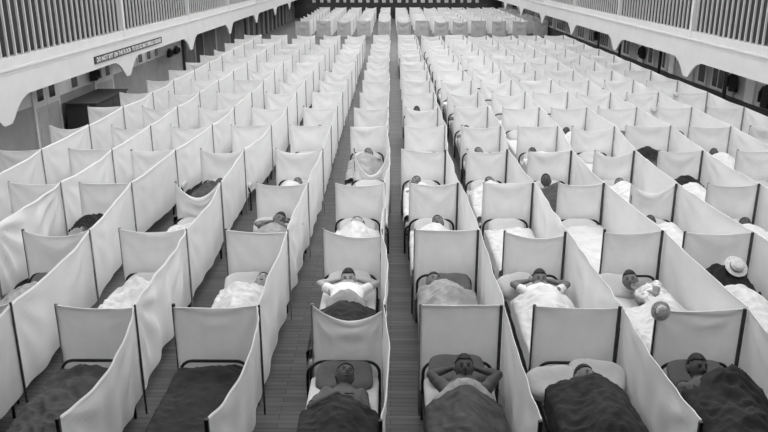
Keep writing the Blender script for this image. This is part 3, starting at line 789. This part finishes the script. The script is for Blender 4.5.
coat(WR, -1, 38.5, 1.62, 'black jacket hung far along right wall', h=.5, seed=5)
coat(WL, 1, 23.0, 1.72, 'dark jacket hung on left wall between the doors', h=.42, seed=6)
coat(WL, 1, 31.2, 1.40, 'dark jacket hung on left wall beyond the sign', h=.3, seed=7)
coat(WL, 1, 32.2, 1.42, 'dark jacket hung on left wall before the dark pillar', h=.3, seed=8)
# right wall: tall windows and pale panels
def rwin(n, y, w, z0, z1, bars=1):
    e = bpy.data.objects.new('window_%d' % n, None); COL.objects.link(e); e.location = (WR, y, 0); struct(e)
    MB().box(-.04, 0, -w/2 - .08, w/2 + .08, z0 - .08, z1 + .06).obj('frame', M['paint'], e)
    st = w / (bars + 1)
    for i in range(bars + 1): MB().box(-.05, -.041, -w/2 + i * st + .05, -w/2 + (i + 1) * st - .05, z0, z1).obj('pane', M['glass'], e)
RW = [(17.0,.8,1), (18.6,1.2,2), (23.9,.9,1), (25.2,.6,0), (29.0,.7,1), (30.4,.5,0), (33.6,.9,1), (34.8,.5,0), (37.2,1.4,3), (39.6,1.2,2), (41.9,1.4,2), (44.4,1.0,1), (47,2.4,4), (50.4,1.8,2), (53.6,2.0,3), (57,2.2,2), (61,2.4,3), (65,2.4,2)]
for i, (y, w_, b_) in enumerate(RW): rwin(11 + i, y, w_, .98, 1.9, b_)
for i, (y, w_, tone) in enumerate(((21.7, .55, 'upper'), (22.9, .4, 'door'), (26.3, .8, 'door'), (28.0, .5, 'upper'), (31.6, .6, 'upper'), (35.9, .7, 'door'), (42.9, .5, 'mid'), (45.6, .6, 'door'), (48.9, .6, 'mid'))):
    wall('trim_%d' % (100 + i), M[tone], WR - .05, WR - .001, y - w_ / 2, y + w_ / 2, .87, 1.85)
for i, y in enumerate((22.0, 27.6, 32.6, 36.0)):
    e = tag(MB().tube([(0, 0, 0), (0, 0, GZ1 - .12)], .055, 12).obj('iron_column', M['iron'], None, (WR - .62, y, 0), True), 'slim dark iron column under right gallery, %s one along' % NTH[i], 'column', 'iron columns under the gallery')
    e['kind'] = 'structure'
for i, (a, b) in enumerate(((15.5, 21.6), (22.4, 27.2), (28.1, 32.2), (33, 35.6), (36.5, 44))):
    e = empty('wall_bench', (WR - .32, (a + b) / 2, 0), 'long dark bench along right wall, %s one along' % NTH[i], 'bench', 'benches along the right wall')
    l = (b - a) / 2
    MB().box(-.24, .24, -l, l, .42, .48).obj('seat', M['dark'], e)
    MB().box(.18, .23, -l, l, .52, .72).obj('backrest', M['dark'], e)
    for q in (-1, 0, 1): MB().box(-.2, .2, q * (l - .15) - .04, q * (l - .15) + .04, 0, .42).box(.18, .23, q * (l - .15) - .03, q * (l - .15) + .03, .48, .52).obj('leg', M['dark'], e)

# far wall: dark gallery front with small pale windows above it
struct(MB().box(EL, ER, 71.6, 71.8, .9, 1.36).obj('trim_80', M['dark']))
wn = random.Random(3)
for i in range(22):
    x = -7.2 + i * .72
    e = struct(MB().box(x - wn.uniform(.1, .22), x + wn.uniform(.1, .2), YF - .06, YF - .0, 1.42, 2.4).obj('window_%d' % (40 + i), M['paint_grey']))

wall('floor_gallery_near', M['dark'], EL, ER, -6, 1.7, 2.75, 2.9)
# roof: closed over the near end and over the galleries, open skylight over the middle
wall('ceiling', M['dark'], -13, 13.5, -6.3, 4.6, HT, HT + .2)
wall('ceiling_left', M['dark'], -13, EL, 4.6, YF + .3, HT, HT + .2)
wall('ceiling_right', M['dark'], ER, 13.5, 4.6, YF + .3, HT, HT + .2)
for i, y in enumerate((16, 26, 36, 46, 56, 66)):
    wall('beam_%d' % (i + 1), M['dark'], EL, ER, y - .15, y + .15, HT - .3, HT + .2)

screens()

# unseen fill lamps added under the galleries to brighten the side walls
for s, x in ((-1, (EL + WL) / 2), (1, (ER + WR) / 2)):
    for i in range(9):
        y = 14 + i * 7.0
        e = empty('added_fill_lamp', (x, y, GZ1 - .12), 'added round fill lamp under %s gallery, %s one along the hall' % ('left' if s < 0 else 'right', (NTH + ['ninth'])[i]), 'lamp', 'added fill lamps under the galleries')
        MB().tube([(0, 0, -.03), (0, 0, 0)], .09, 16).obj('base', M['paint'], e)
        g = MB().ball((0, 0, -.10), .085).obj('globe', M['lamp'], e, smooth=True)

# ------------------------------------------------------------------ light, camera
w = bpy.data.worlds.new('overcast_sky'); SC.world = w; w.use_nodes = True
bg = w.node_tree.nodes['Background']; bg.inputs['Color'].default_value = (1, 1, 1, 1); bg.inputs['Strength'].default_value = 1.0
cam = bpy.data.cameras.new('camera'); co = bpy.data.objects.new('camera', cam); COL.objects.link(co)
cam.sensor_width = 36; cam.lens = 36 * F / 768; cam.clip_end = 200
co.location = (0, 0, 4.552); co.rotation_euler = (R(90 - 18.14), 0, math.atan(7 / 760 / math.cos(R(18.14))))
SC.camera = co
vs = SC.view_settings; vs.view_transform = 'Standard'; vs.look = 'None'; vs.gamma = 1; vs.use_curve_mapping = False
vs.exposure = 1.36
SC.cycles.use_denoising = True
SC.cycles.max_bounces = 8; SC.cycles.diffuse_bounces = 5
